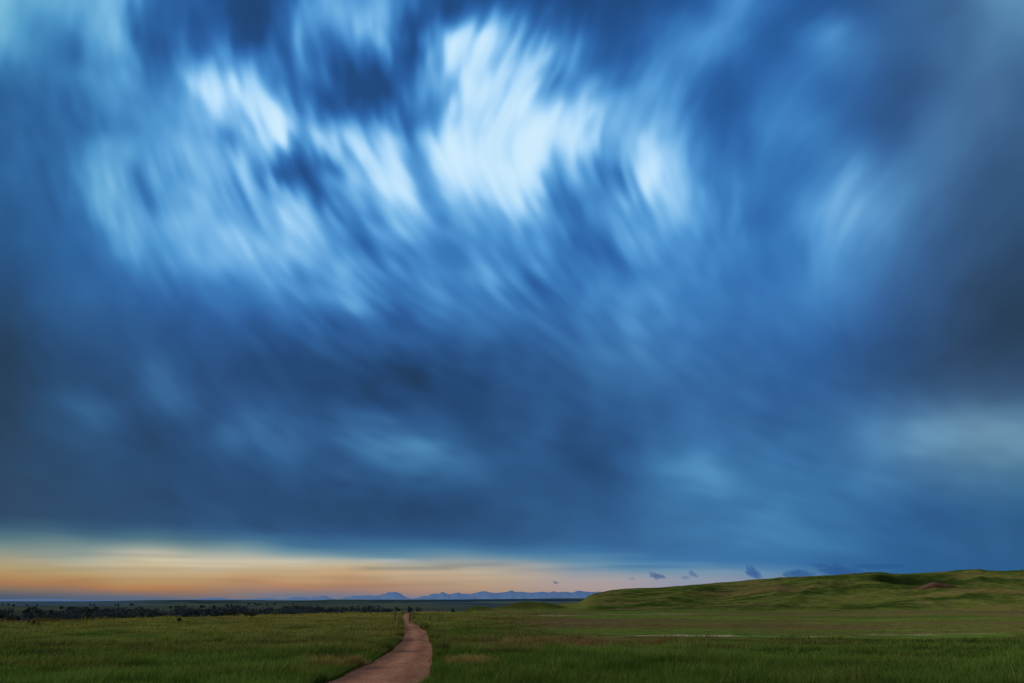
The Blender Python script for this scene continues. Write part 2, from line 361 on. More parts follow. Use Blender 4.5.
def weathered(c, X, Y):
    for cx, cy, hw, hd, k, s in PATCHES:
        q = ((X-cx)/hw)**2+((Y-cy)/hd)**2
        m = np.abs(X-cx) < 3*hw
        if not m.any(): continue
        f = s*sstep(1.5, .2, q+1.5*fbm(X/(.45*hw)+cy, Y/(.7*hd)+cx, 4))
        c = mix(c, k, f)
    return c
def tint(X, Y):
    t = X/np.maximum(Y, 1.0)
    n1 = fbm(X/9, Y/7, 4); n2 = fbm(X/2.6+50, Y/2.2, 4); n3 = fbm(X/30+9, Y/16, 4); n4 = fbm(X/70, Y/9+30, 4)
    far = sstep(20, 56, Y)
    c = mix(np.broadcast_to(G_DARK, X.shape+(3,)), G_MID, np.clip(.10+far*.75+n1*.5, 0, 1))
    yel = np.clip(-.12+far*.62*sstep(.15,-.3,t)+far*.42+n2*.8+n1*.6, 0, 1)*np.clip(.12+far, 0, 1)
    c = mix(c, G_YEL, np.clip(yel*.62, 0, 1))
    # dry strips of last year's grass
    dry = sstep(.10, .45, n3+.35*n2)*sstep(18, 30, Y)*(.25+.35*sstep(-.1, .02, t))
    c = mix(c, G_BRN, dry)
    # grazed flat below the hill
    flat = sstep(34, 43, Y+9*fbm(X/6+60, Y/5, 3))*sstep(-.06, .10, t)*(1-sstep(250, 285, Y))
    st = np.clip(.62+1.2*n4+.5*n3, 0, 1)
    c = mix(c, np.array([.092,.062,.034]), flat*st*.9)
    c = mix(c, G_DARK*1.35, flat*sstep(.05, .35, -n4+.4*n1)*.6)
    # the scrub flat at the foot of the hill
    ft = sstep(105, 150, Y)*(1-sstep(225, 275, Y))*sstep(-.03, .05, t)
    c = mix(c, np.array([.075,.060,.042]), ft*.75)
    # wet hollows of deeper green
    wet = sstep(.12, .40, fbm(X/13+70, Y/10, 3))*(1-sstep(40, 75, Y))
    c = mix(c, G_DARK*.85, wet*.7)
    c = weathered(c, X, Y)
    # hill grass
    hl = sstep(bearing(572), bearing(602), t)*sstep(250, 276, Y+6*n1)*(Y < 1300)
    hc = mix(np.broadcast_to(np.array([.026,.046,.009]), X.shape+(3,)), np.array([.086,.100,.023]), np.clip(.46+1.3*fbm((X-.5*Y)/30, Y/11, 4)+.8*fbm(X/8, Y/4, 3)+.5*fbm(X/2.5, Y/2, 3), 0, 1))
    hc = mix(hc, np.array([.13,.092,.040]), sstep(.16, .42, fbm(X/45+8, Y/14+3, 4))*.6)
    c = mix(c, hc, hl)
    kn = 0
    for px, Y0, sx in ((454, 258, 9), (474, 264, 8), (524, 285, 12), (548, 288, 9)):
        kn = np.maximum(kn, np.exp(-((X-bearing(px)*Y0)/sx)**2-((Y-Y0)/13)**2))
    c = mix(c, np.array([.036,.044,.011]), sstep(.2, .75, kn+.2*fbm(X/5, Y/4, 3))*.85)
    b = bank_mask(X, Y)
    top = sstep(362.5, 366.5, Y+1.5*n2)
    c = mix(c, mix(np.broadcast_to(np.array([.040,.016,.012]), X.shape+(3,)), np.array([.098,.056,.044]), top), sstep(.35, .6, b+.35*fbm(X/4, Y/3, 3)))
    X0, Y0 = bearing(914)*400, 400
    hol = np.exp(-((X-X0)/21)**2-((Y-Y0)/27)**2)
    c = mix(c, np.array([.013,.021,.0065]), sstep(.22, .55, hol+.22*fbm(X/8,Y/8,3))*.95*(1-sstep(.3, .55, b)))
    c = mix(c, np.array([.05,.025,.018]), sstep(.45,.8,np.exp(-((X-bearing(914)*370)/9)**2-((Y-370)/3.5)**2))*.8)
    c = mix(c, G_PALE, np.clip(scar(X, Y), 0, 1))
    # left: bare reddish break of slope, then the valley side
    E = np.interp(t, [-5,-.9,-.7,-.427,-.2,-.14], [52,52,60,76,94,110])
    br = sstep(.86, .90, Y/E+.05*n1)*(1-sstep(1.25, 1.45, Y/E))*sstep(-.52, -.60, t+.1*n3)
    c = mix(c, G_SOIL*.55, br*.8)
    rim = np.exp(-((Y/E-.93)/.10)**2)*sstep(-.10, -.2, t)
    c = mix(c, G_YEL*1.15, rim*.55*sstep(-.62,-.5,t))
    val = sstep(1.3, 2.2, Y/E)*sstep(-.05, -.12, t)
    c = mix(c, np.array([.036,.036,.040]), val*.9)
    # distance: aerial haze painted into the ground colour, grey green then blue
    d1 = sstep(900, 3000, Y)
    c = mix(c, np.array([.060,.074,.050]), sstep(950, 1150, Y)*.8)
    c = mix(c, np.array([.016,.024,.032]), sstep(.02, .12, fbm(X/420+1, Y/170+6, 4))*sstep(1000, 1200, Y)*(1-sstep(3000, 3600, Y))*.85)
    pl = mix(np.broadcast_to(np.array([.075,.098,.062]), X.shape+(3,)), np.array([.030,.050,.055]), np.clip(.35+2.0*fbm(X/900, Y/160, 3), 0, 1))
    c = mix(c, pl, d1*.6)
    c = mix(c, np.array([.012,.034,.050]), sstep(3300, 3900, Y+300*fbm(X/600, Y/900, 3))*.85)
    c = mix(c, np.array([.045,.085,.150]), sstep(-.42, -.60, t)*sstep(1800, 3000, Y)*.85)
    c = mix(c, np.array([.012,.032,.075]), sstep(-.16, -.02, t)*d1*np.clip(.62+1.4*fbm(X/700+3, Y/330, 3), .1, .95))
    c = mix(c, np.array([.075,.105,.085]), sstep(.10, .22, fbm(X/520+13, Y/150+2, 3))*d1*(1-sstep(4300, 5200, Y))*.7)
    return c

# ---------------------------------------------------------------- materials
def new_mat(name):
    m = bpy.data.materials.new(name); m.use_nodes = True
    nt = m.node_tree; nt.nodes.clear()
    return m, nt, nt.nodes, nt.links
def ground_mat(name, fine=9.0, bump=.25, scale2=1.3):
    m, nt, N, L = new_mat(name)
    out = N.new('ShaderNodeOutputMaterial'); p = N.new('ShaderNodeBsdfDiffuse'); p.inputs['Roughness'].default_value = .9
    at = N.new('ShaderNodeAttribute'); at.attribute_name = 'tint'
    tc = N.new('ShaderNodeTexCoord')
    n1 = N.new('ShaderNodeTexNoise'); n1.inputs['Scale'].default_value = fine; n1.inputs['Detail'].default_value = 6; n1.inputs['Roughness'].default_value = .65
    n2 = N.new('ShaderNodeTexNoise'); n2.inputs['Scale'].default_value = scale2; n2.inputs['Detail'].default_value = 5
    L.new(tc.outputs['Object'], n1.inputs['Vector']); L.new(tc.outputs['Object'], n2.inputs['Vector'])
    mr = N.new('ShaderNodeMapRange'); mr.inputs['From Min'].default_value = .3; mr.inputs['From Max'].default_value = .7
    mr.inputs['To Min'].default_value = .62; mr.inputs['To Max'].default_value = 1.38
    L.new(n1.outputs['Fac'], mr.inputs['Value'])
    mr2 = N.new('ShaderNodeMapRange'); mr2.inputs['From Min'].default_value = .3; mr2.inputs['From Max'].default_value = .7
    mr2.inputs['To Min'].default_value = .75; mr2.inputs['To Max'].default_value = 1.25
    L.new(n2.outputs['Fac'], mr2.inputs['Value'])
    mu = N.new('ShaderNodeMath'); mu.operation = 'MULTIPLY'; L.new(mr.outputs[0], mu.inputs[0]); L.new(mr2.outputs[0], mu.inputs[1])
    vm = N.new('ShaderNodeVectorMath'); vm.operation = 'SCALE'
    L.new(at.outputs['Color'], vm.inputs[0]); L.new(mu.outputs[0], vm.inputs['Scale'])
    L.new(vm.outputs[0], p.inputs['Color'])
    b = N.new('ShaderNodeBump'); b.inputs['Strength'].default_value = bump; b.inputs['Distance'].default_value = .12
    L.new(n1.outputs['Fac'], b.inputs['Height']); L.new(b.outputs[0], p.inputs['Normal'])
    L.new(p.outputs[0], out.inputs['Surface'])
    return m
def plain_mat(name, base, rough=.9, scale=4.0, var=.35, bump=.3, dist=.02, stretch=(1, 1, 1), second=None):
    m, nt, N, L = new_mat(name)
    out = N.new('ShaderNodeOutputMaterial'); p = N.new('ShaderNodeBsdfPrincipled')
    p.inputs['Roughness'].default_value = rough; p.inputs['Specular IOR Level'].default_value = .15
    tc = N.new('ShaderNodeTexCoord'); mp = N.new('ShaderNodeMapping'); mp.inputs['Scale'].default_value = stretch
    L.new(tc.outputs['Object'], mp.inputs['Vector'])
    n = N.new('ShaderNodeTexNoise'); n.inputs['Scale'].default_value = scale; n.inputs['Detail'].default_value = 8; n.inputs['Roughness'].default_value = .6
    L.new(mp.outputs[0], n.inputs['Vector'])
    cr = N.new('ShaderNodeValToRGB')
    c0 = [c*(1-var) for c in base]; c1 = list(second) if second else [c*(1+var) for c in base]
    cr.color_ramp.elements[0].position = .3; cr.color_ramp.elements[0].color = (*c0, 1)
    cr.color_ramp.elements[1].position = .7; cr.color_ramp.elements[1].color = (*c1, 1)
    L.new(n.outputs['Fac'], cr.inputs['Fac']); L.new(cr.outputs[0], p.inputs['Base Color'])
    b = N.new('ShaderNodeBump'); b.inputs['Strength'].default_value = bump; b.inputs['Distance'].default_value = dist
    L.new(n.outputs['Fac'], b.inputs['Height']); L.new(b.outputs[0], p.inputs['Normal'])
    L.new(p.outputs[0], out.inputs['Surface'])
    return m
def leaf_mat(name, attr=True, base=(.04, .06, .02), trans=.35):
    m, nt, N, L = new_mat(name)
    out = N.new('ShaderNodeOutputMaterial'); d = N.new('ShaderNodeBsdfDiffuse'); tr = N.new('ShaderNodeBsdfTranslucent')
    mx = N.new('ShaderNodeMixShader'); mx.inputs[0].default_value = trans
    if attr:
        at = N.new('ShaderNodeAttribute'); at.attribute_name = 'tint'; src = at.outputs['Color']
    else:
        tc = N.new('ShaderNodeTexCoord'); n = N.new('ShaderNodeTexNoise'); n.inputs['Scale'].default_value = 1.2; n.inputs['Detail'].default_value = 3
        L.new(tc.outputs['Object'], n.inputs['Vector'])
        cr = N.new('ShaderNodeValToRGB')
        cr.color_ramp.elements[0].position = .35; cr.color_ramp.elements[0].color = (*[c*.5 for c in base], 1)
        cr.color_ramp.elements[1].position = .65; cr.color_ramp.elements[1].color = (*[c*1.5 for c in base], 1)
        L.new(n.outputs['Fac'], cr.inputs[0]); src = cr.outputs[0]
    L.new(src, d.inputs['Color']); L.new(src, tr.inputs['Color'])
    L.new(d.outputs[0], mx.inputs[1]); L.new(tr.outputs[0], mx.inputs[2]); L.new(mx.outputs[0], out.inputs['Surface'])
    return m

# ---------------------------------------------------------------- terrain
rr = [4.0]
while rr[-1] < 70000:
    q = rr[-1]
    rr.append(q*(1.02 if q < 30 else 1.0115 if q < 250 else 1.0075 if q < 520 else 1.02 if q < 1200 else 1.03))
rr = np.array([0.4, 1.2, 2.4]+rr)
az = np.concatenate([np.arange(-180, -48, 4.0), np.arange(-48, 48.001, .13), np.arange(52, 180.1, 4.0)])
azr = np.radians(az)
RR, AA = np.meshgrid(rr, azr, indexing='ij')
TX = RR*np.sin(AA); TY = RR*np.cos(AA)
TZ = height(TX, TY)
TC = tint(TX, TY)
nr, na = RR.shape
vid = np.arange(nr*na).reshape(nr, na)
quads = np.stack([vid[:-1,:-1], vid[:-1,1:], vid[1:,1:], vid[1:,:-1]], -1).reshape(-1, 4)[:, ::-1]
V3 = np.stack([TX, TY, TZ], -1).reshape(-1, 3); C3 = TC.reshape(-1, 3)
cen = V3[quads].mean(1)
onhill = hill_mask(cen[:,0], cen[:,1])
def sub_terrain(name, sel, mat):
    q = quads[sel]; used = np.unique(q)
    remap = np.full(len(V3), -1, np.int64); remap[used] = np.arange(len(used))
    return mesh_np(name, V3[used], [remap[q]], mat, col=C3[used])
M_GROUND = ground_mat('prairie_ground'); M_HILL = ground_mat('hill_grass', fine=1.6, bump=.5, scale2=.35)
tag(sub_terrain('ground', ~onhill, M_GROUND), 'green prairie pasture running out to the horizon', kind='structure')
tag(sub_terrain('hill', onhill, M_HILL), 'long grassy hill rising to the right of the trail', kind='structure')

# the gravel trail
ys = np.concatenate([np.arange(1.2, 60, .12), np.arange(60, 158, .4)])
pl, pr = path_edges(ys)
pl = pl-.16*sstep(28, 17, ys)
wig = .16*fbm(ys/1.3, ys*0+3, 4); wig2 = .16*fbm(ys/1.1, ys*0+8, 4)
# smooth the corners of the outline
ker = np.ones(15)/15
pl = np.convolve(np.pad(pl, 7, mode='edge'), ker, 'valid')+wig; pr = np.convolve(np.pad(pr, 7, mode='edge'), ker, 'valid')+wig2
NU = 25
f = np.linspace(0, 1, NU)
PX = pl[:,None]*(1-f)+pr[:,None]*f; PY = np.repeat(ys[:,None], NU, 1)
PZ = height(PX, PY)+.028+.02*np.sin(f*np.pi)[None,:]+.010*fbm(PX/.7, PY/.7, 3)
vid2 = np.arange(PX.size).reshape(PX.shape)
pq = np.stack([vid2[:-1,:-1], vid2[:-1,1:], vid2[1:,1:], vid2[1:,:-1]], -1).reshape(-1, 4)
side = np.abs(f-.5)[None,:]*2+.25*fbm(PX/.5, PY/1.4, 3)
worn = 1+.16*np.cos(side*6.0)*sstep(1.0, .7, side)+.22*fbm(PX/.55+4, PY/2.4, 4)
edge_m = sstep(.72, 1.05, side)
PC = worn[..., None]*np.array([1.0, 1.0, 1.0])
PC = PC*(1-.55*edge_m[..., None])+.55*edge_m[..., None]*np.array([.62, .86, .60])
PC = PC.reshape(-1, 3)
M_PATH, nt, N, L = new_mat('pink_gravel')
out = N.new('ShaderNodeOutputMaterial'); p = N.new('ShaderNodeBsdfDiffuse'); tc = N.new('ShaderNodeTexCoord')
na_ = N.new('ShaderNodeTexNoise'); na_.inputs['Scale'].default_value = 24; na_.inputs['Detail'].default_value = 8; na_.inputs['Roughness'].default_value = .75
nb_ = N.new('ShaderNodeTexNoise'); nb_.inputs['Scale'].default_value = .9; nb_.inputs['Detail'].default_value = 4
vo_ = N.new('ShaderNodeTexVoronoi'); vo_.inputs['Scale'].default_value = 26
for q in (na_, nb_, vo_): L.new(tc.outputs['Object'], q.inputs['Vector'])
cr = N.new('ShaderNodeValToRGB'); cr.color_ramp.elements[0].position = .28; cr.color_ramp.elements[0].color = (.145,.070,.047,1)
cr.color_ramp.elements[1].position = .75; cr.color_ramp.elements[1].color = (.37,.185,.125,1)
L.new(na_.outputs['Fac'], cr.inputs[0])
mr = N.new('ShaderNodeMapRange'); mr.inputs['From Min'].default_value = .3; mr.inputs['From Max'].default_value = .7; mr.inputs['To Min'].default_value = .86; mr.inputs['To Max'].default_value = 1.12
L.new(nb_.outputs['Fac'], mr.inputs[0])
vt = N.new('ShaderNodeTexVoronoi'); vt.inputs['Scale'].default_value = 5.5; L.new(tc.outputs['Object'], vt.inputs['Vector'])
mr3 = N.new('ShaderNodeMapRange'); mr3.inputs['From Min'].default_value = .05; mr3.inputs['From Max'].default_value = .55; mr3.inputs['To Min'].default_value = 1.22; mr3.inputs['To Max'].default_value = .88
L.new(vt.outputs['Distance'], mr3.inputs[0])
atp = N.new('ShaderNodeAttribute'); atp.attribute_name = 'tint'
mm = N.new('ShaderNodeMath'); mm.operation = 'MULTIPLY'; L.new(mr.outputs[0], mm.inputs[0]); L.new(mr3.outputs[0], mm.inputs[1])
mm2 = N.new('ShaderNodeVectorMath'); mm2.operation = 'MULTIPLY'; L.new(cr.outputs[0], mm2.inputs[0]); L.new(atp.outputs['Color'], mm2.inputs[1])
vm = N.new('ShaderNodeVectorMath'); vm.operation = 'SCALE'; L.new(mm2.outputs[0], vm.inputs[0]); L.new(mm.outputs[0], vm.inputs['Scale'])
L.new(vm.outputs[0], p.inputs['Color'])
bp = N.new('ShaderNodeBump'); bp.inputs['Strength'].default_value = .9; bp.inputs['Distance'].default_value = .03
L.new(vo_.outputs['Distance'], bp.inputs['Height']); L.new(bp.outputs[0], p.inputs['Normal']); L.new(p.outputs[0], out.inputs['Surface'])
tag(mesh_np('path', np.stack([PX, PY, PZ], -1).reshape(-1, 3), [pq], M_PATH, col=PC), 'narrow pinkish gravel trail winding away through the grass', kind='structure')

# ---------------------------------------------------------------- grass
rs = np.random.RandomState(12)
def scatter(n, r0, r1, e, half):
    u = rs.rand(n); k = 1-e
    r = (r0**k+(r1**k-r0**k)*u)**(1/k)
    a = np.radians((rs.rand(n)*2-1)*half)
    return r*np.sin(a), r*np.cos(a), r
def grass_mesh():
    X, Y, r = scatter(540000, 9.0, 105.0, 0.75, 41)
    xe, ye, re_ = scatter(30000, 10.0, 80.0, 0.9, 20)          # a fringe along the trail
    l, rr_ = path_edges(ye); side = rs.rand(len(ye)) < .5
    xe = np.where(side, l-np.abs(rs.randn(len(ye)))*.16+.05, rr_+np.abs(rs.randn(len(ye)))*.16-.05)
    X = np.concatenate([X, xe]); Y = np.concatenate([Y, ye]); r = np.hypot(X, Y)
    edge = np.zeros(len(X), bool); edge[-len(xe):] = True
    t = X/Y
    E = np.interp(t, [-.9,-.7,-.427,-.2,-.14,0,.6], [52,60,76,94,110,112,112])
    pd = path_dist(X, Y)
    keep = (pd > np.where(edge, -.02-.22*rs.rand(len(X))**3, .02+.25*fbm(X/.8, Y/.8, 3))) & (Y < E*1.05) & (scar(X, Y) < .25+.5*rs.rand(len(X)))
    flat = sstep(34, 43, Y+9*fbm(X/6+60, Y/5, 3))*sstep(-.06, .1, t)
    keep &= rs.rand(len(X)) > flat*.7
    for cx, cy, hw, hd, k in SCARS:
        keep &= ~((np.abs(X-cx) < hw*1.05) & (Y < cy) & (Y > cy-2.2) & (rs.rand(len(X)) < .85))
    X, Y, r, t, pd, edge, flat = [q[keep] for q in (X, Y, r, t, pd, edge, flat)]
    n = len(X)
    patch = fbm(X/3.2+11, Y/3.2, 3); big = fbm(X/11+4, Y/9, 3)
    h = .125+.09*patch+.09*big+.05*sstep(40, 15, Y)
    tall = sstep(.22, .42, fbm(X/1.5+33, Y/1.5, 3))
    h = np.clip(h+.16*tall, .06, .55)*(.6+.8*rs.rand(n))*(1-.72*flat)
    h = np.where(pd < .5, h*(1.0+.25*sstep(18, 40, Y))+.02, h)
    wid = np.maximum(.005, r*.00062)*(.7+.7*rs.rand(n))
    yaw = rs.rand(n)*2*np.pi
    ax, ay = np.cos(yaw)*wid*.5, np.sin(yaw)*wid*.5
    ld = rs.rand(n)*2*np.pi; ln = h*(.15+.45*rs.rand(n))
    lx = np.cos(ld)*ln+h*.18; ly = np.sin(ld)*ln
    z0 = height(X, Y)-.02
    base = np.stack([X, Y, z0], -1)
    A = np.stack([ax, ay, 0*ax], -1)
    mid = base+np.stack([lx*.35, ly*.35, h*.6], -1); tip = base+np.stack([lx, ly, h], -1)
    verts = np.stack([base-A, base+A, mid-A*.75, mid+A*.75, tip], 1).reshape(-1, 3)
    i = np.arange(n)*5
    q = np.stack([i, i+1, i+3, i+2], -1); tr = np.stack([i+2, i+3, i+4], -1)
    clump = np.clip(1.06+.5*fbm(X/1.5+21, Y/1.2, 3)+.45*fbm(X/5+3, Y/3.5+8, 3), .5, 1.8)
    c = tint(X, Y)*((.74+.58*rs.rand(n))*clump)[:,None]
    straw = rs.rand(n) < (.03+.07*np.clip(.5+patch, 0, 1)+.16*sstep(.15, .4, fbm(X/2.1+70, Y/1.4+5, 3)))
    c = np.where(straw[:,None], c*.4+np.array([.17,.14,.06])*.6, c)
    ed = (pd < .35)
    c = np.where(ed[:,None], c*.75, c)
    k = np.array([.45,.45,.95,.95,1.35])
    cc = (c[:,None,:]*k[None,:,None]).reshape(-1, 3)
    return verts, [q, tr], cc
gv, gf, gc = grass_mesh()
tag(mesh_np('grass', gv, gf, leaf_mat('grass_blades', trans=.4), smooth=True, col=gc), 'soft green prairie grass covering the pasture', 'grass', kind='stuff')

# ---------------------------------------------------------------- woods, trees, shrubs
def crown_cloud(cx, cy, cz, rx, rz, n, size, rng, base):
    """many leaf-sized faces in a few uneven clumps"""
    k = max(4, int(n/60))
    cen = np.clip(rng.randn(k, 3), -1.4, 1.4)*np.array([rx*.42, rx*.42, rz*.34]); rad = (.5+.35*rng.rand(k))*min(rx, rz)
    pick = rng.randint(0, k, n)
    d = rng.randn(n, 3); d /= np.linalg.norm(d, axis=1)[:,None]
    pos = cen[pick]+d*(rad[pick]*rng.rand(n)**.4)[:,None]
    pos[:,2] = np.maximum(pos[:,2], -rz*.95)
    u = rng.randn(n, 3); u /= np.linalg.norm(u, axis=1)[:,None]
    w = np.cross(u, rng.randn(n, 3)); w /= np.linalg.norm(w, axis=1)[:,None]
    s = (size*(.6+.8*rng.rand(n)))[:,None]
    pos = pos+np.array([cx, cy, cz])
    v = np.stack([pos-u*s, pos+w*s*.55, pos+u*s, pos-w*s*.55], 1).reshape(-1, 3)
    i = np.arange(n)*4
    f = np.stack([i, i+1, i+2, i+3], -1)
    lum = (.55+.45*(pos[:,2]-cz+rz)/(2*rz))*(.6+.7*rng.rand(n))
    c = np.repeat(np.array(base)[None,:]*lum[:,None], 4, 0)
    return v, f, c
def tube(points, radii, sides=7):
    pts = np.array(points, float); n = len(pts); V = []
    for k in range(n):
        d = pts[min(k+1, n-1)]-pts[max(k-1, 0)]; d /= np.linalg.norm(d)
        a = np.cross(d, [0.3, 1, 0.1]); a /= np.linalg.norm(a); b = np.cross(d, a)
        for s in range(sides):
            q = 2*math.pi*s/sides
            V.append(pts[k]+radii[k]*(a*math.cos(q)+b*math.sin(q)))
    F = []
    for k in range(n-1):
        for s in range(sides):
            F.append((k*sides+s, k*sides+(s+1)%sides, (k+1)*sides+(s+1)%sides, (k+1)*sides+s))
    V.append(pts[-1]+0); T = [((n-1)*sides+s, (n-1)*sides+(s+1)%sides, len(V)-1) for s in range(sides)]
    return np.array(V), np.array(F), np.array(T)
M_LEAF = leaf_mat('tree_leaves', trans=.2)
M_BARK = plain_mat('grey_bark', (.07,.05,.04), scale=6, stretch=(3, 3, .6), bump=.6, dist=.04)
def wood():
    rng = np.random.RandomState(21); Vs, Fs, Cs, off = [], [], [], 0
    def put(t, Y, h, n, size, base):
        nonlocal off
        X = t*Y; z = float(height(np.array([X]), np.array([Y]))[0])
        v, f, c = crown_cloud(X, Y, z+h*.52, h*.62, h*.5, n, size, rng, base)
        Vs.append(v); Fs.append(f+off); Cs.append(c); off += len(v)
    for k in range(1150):      # creek bottom
        t = -.86+.76*rng.rand(); Y = 500+480*rng.rand()
        if vnoise(t*34, Y/110) < -.13: continue
        h = (5.0+5.0*rng.rand())*(1+.7*vnoise(t*40+3, 5))*np.interp(t, [-.8,-.6,-.4,-.2,-.1], [.8,.9,1.0,1.0,.8])
        put(t, Y, h, 120, .8, np.array([.030,.042,.050])*(.5+1.1*rng.rand()))
    for k in range(260):       # thin lines of trees on the far plain
        row = rng.randint(4); Y = [1150,1500,1950,2500][row]*(1+.02*rng.randn())
        t = -.80+1.0*rng.rand()
        if vnoise(t*9+row*7.7, row*3.1) < .06: continue
        put(t, Y, 5+3*rng.rand(), 40, 1.6+Y/3000, np.array([.040,.062,.070]))
    return np.concatenate(Vs), [np.concatenate(Fs)], np.concatenate(Cs)
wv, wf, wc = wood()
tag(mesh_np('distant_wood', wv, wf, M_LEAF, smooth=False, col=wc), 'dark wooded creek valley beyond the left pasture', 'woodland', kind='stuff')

def find_ground(px, py, y0=20, y1=3000):
    """first point of the terrain on the line of sight of a place in the landscape"""
    dip = math.atan((py-CV)/FOC)-P
    t = bearing(px); Y = np.geomspace(y0, y1, 6000)
    z = CAM_H-Y*math.tan(dip); g = height(t*Y, Y)
    k = np.argmax(g >= z)
    if not (g >= z).any(): k = len(Y)-1
    return t*Y[k], Y[k], float(g[k])
def make_tree(t, Y, h, spread, n, size, base, seed, label, group=None):
    rng = np.random.RandomState(seed)
    X = t*Y; z = float(height(np.array([X]), np.array([Y]))[0])
    root = bpy.data.objects.new('tree', None); COL.objects.link(root); root.location = (X, Y, z)
    root.empty_display_size = .5
    tag(root, label, 'tree', group)
    V, F, T = tube([(0,0,-.2),(h*.02,0,h*.25),(-h*.02,h*.02,h*.5),(h*.01,0,h*.8)], [h*.035,h*.026,h*.02,h*.008])
    Vs, Fs, Ts, off = [V], [F], [T], len(V)
    for b in range(5):
        a = rng.rand()*6.28; z0 = h*(.3+.35*rng.rand()); e = spread*(.5+.4*rng.rand())
        v, f, q = tube([(0,0,z0),(e*.5*math.cos(a), e*.5*math.sin(a), z0+h*.12),(e*math.cos(a), e*math.sin(a), z0+h*.22)], [h*.014,h*.009,h*.004], 5)
        Vs.append(v); Fs.append(f+off); Ts.append(q+off); off += len(v)
    mesh_np('trunk', np.concatenate(Vs), [np.concatenate(Fs), np.concatenate(Ts)], M_BARK, parent=root)
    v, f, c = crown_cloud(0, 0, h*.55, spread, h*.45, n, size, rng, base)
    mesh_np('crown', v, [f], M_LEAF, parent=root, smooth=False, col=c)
    return root
rngT = np.random.RandomState(77)
make_tree(bearing(277), 440, 10.5, 6.6, 900, .55, (.030,.058,.030), 1, 'broad dark green tree standing out at the front of the creek wood')
make_tree(bearing(288), 450, 8.8, 4.4, 600, .55, (.026,.044,.028), 2, 'smaller dark tree at the right shoulder of the broad front tree')
for k, (px, Y, h) in enumerate([(12,470,8.4),(48,455,9.2),(60,480,8),(92,465,9.4),(118,470,8),(133,460,9.6),(152,450,8.4),(176,470,9),(196,475,8),(214,455,9.0),(231,460,8),(248,470,9),(305,470,8.6),(322,460,8),(340,475,9),(362,480,8.6),(380,470,7.6)]):
    make_tree(bearing(px), Y, h*.95, h*.55, 420, .55, tuple(np.array([.026,.040,.032])*(.7+.6*rngT.rand())), 10+k,
              'dark tree in the front row of the creek wood', 'trees along the front of the creek wood')
def make_bush(px, py, h, w, label, seed, base=(.018,.026,.014)):
    rng = np.random.RandomState(seed)
    X, Y, z = find_ground(px, py)
    o_root = bpy.data.objects.new('bush', None); COL.objects.link(o_root); o_root.location = (X, Y, z); o_root.empty_display_size = .2
    tag(o_root, label, 'bush')
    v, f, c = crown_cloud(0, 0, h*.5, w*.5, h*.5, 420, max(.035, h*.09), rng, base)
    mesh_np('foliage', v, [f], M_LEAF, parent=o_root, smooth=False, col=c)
    Vs, Fs, Ts, off = [], [], [], 0
    for b in range(5):
        a = rng.rand()*6.28; e = w*.3*rng.rand()
        vv, ff, tt = tube([(0,0,-.05),(e*.5*math.cos(a), e*.5*math.sin(a), h*.35),(e*math.cos(a), e*math.sin(a), h*.75)], [h*.03,h*.02,h*.008], 5)
        Vs.append(vv); Fs.append(ff+off); Ts.append(tt+off); off += len(vv)
    mesh_np('stem', np.concatenate(Vs), [np.concatenate(Fs), np.concatenate(Ts)], M_BARK, parent=o_root)
make_bush(183, 622, .40, .50, 'tiny lone dark bush out on the left pasture near its far edge', 31)
make_bush(37, 625.4, .32, .95, 'low flat dark bush on the reddish break of slope at far left', 32)
make_bush(213, 617.4, .55, 1.0, 'small dark bush on the pasture rim, leftmost of the three rim bushes', 33)
make_bush(233, 617.2, .60, 1.5, 'widest dark bush on the pasture rim, between two smaller rim bushes', 34)
make_bush(252, 617.6, .55, 1.2, 'dark bush on the pasture rim just left of the broad front tree', 35, (.026,.036,.014))

# ---------------------------------------------------------------- trail posts
M_POST = plain_mat('weathered_dark_wood', (.075,.060,.042), scale=7, stretch=(5, 5, .5), bump=.7, dist=.012)
M_POST2 = plain_mat('weathered_pale_wood', (.12,.10,.065), scale=7, stretch=(5, 5, .5), bump=.7, dist=.012)
def post(px, py, h, rad, lean, label, mat, square=False):
    X, Y, z = find_ground(px, py)
    n = 4 if square else 12
    sd = rnd.random()*9
    prof = [(-.25,1.06),(0,1.04),(.04,1.02),(.35,.98),(.7,.95),(.93,.93),(.965,.90),(1.0,.74)]
    V = []
    for q, s in prof:
        zz = q*h if q > 0 else q
        for k in range(n):
            a = 2*math.pi*(k+.5)/n
            w = rad*s*(1+.07*math.sin(3*a+sd)+.04*math.sin(5*a+sd+q*4))
            V.append((w*math.cos(a)+lean*max(zz, 0), w*math.sin(a), zz+(0.02*math.cos(a+sd) if q > .9 else 0)))
    F = []
    for j in range(len(prof)-1):
        for k in range(n): F.append((j*n+k, j*n+(k+1)%n, (j+1)*n+(k+1)%n, (j+1)*n+k))
    V.append((lean*h, 0, h+.005)); b = (len(prof)-1)*n
    T = [(b+k, b+(k+1)%n, len(V)-1) for k in range(n)]
    o = mesh_np('trail_post', V, [np.array(F), np.array(T)], mat, loc=(X, Y, z), smooth=not square)
    tag(o, label, 'post', 'wooden posts flanking the trail')
post(395.6, 622.5, 1.08, .075, .02, 'tall dark wooden post left of the trail where it narrows', M_POST)
post(410.4, 623.2, 0.80, .050, -.03, 'dark wooden post at the right edge of the trail', M_POST)
post(413.9, 621.4, 0.76, .060, .02, 'dark wooden post just right of the one at the trail edge', M_POST)
post(411.9, 620.6, 0.52, .050, .0, 'short pale post between two dark posts right of the trail', M_POST2, True)
post(430.2, 622.4, 0.55, .070, .03, 'short stubby dark post standing alone in the grass right of the trail', M_POST)

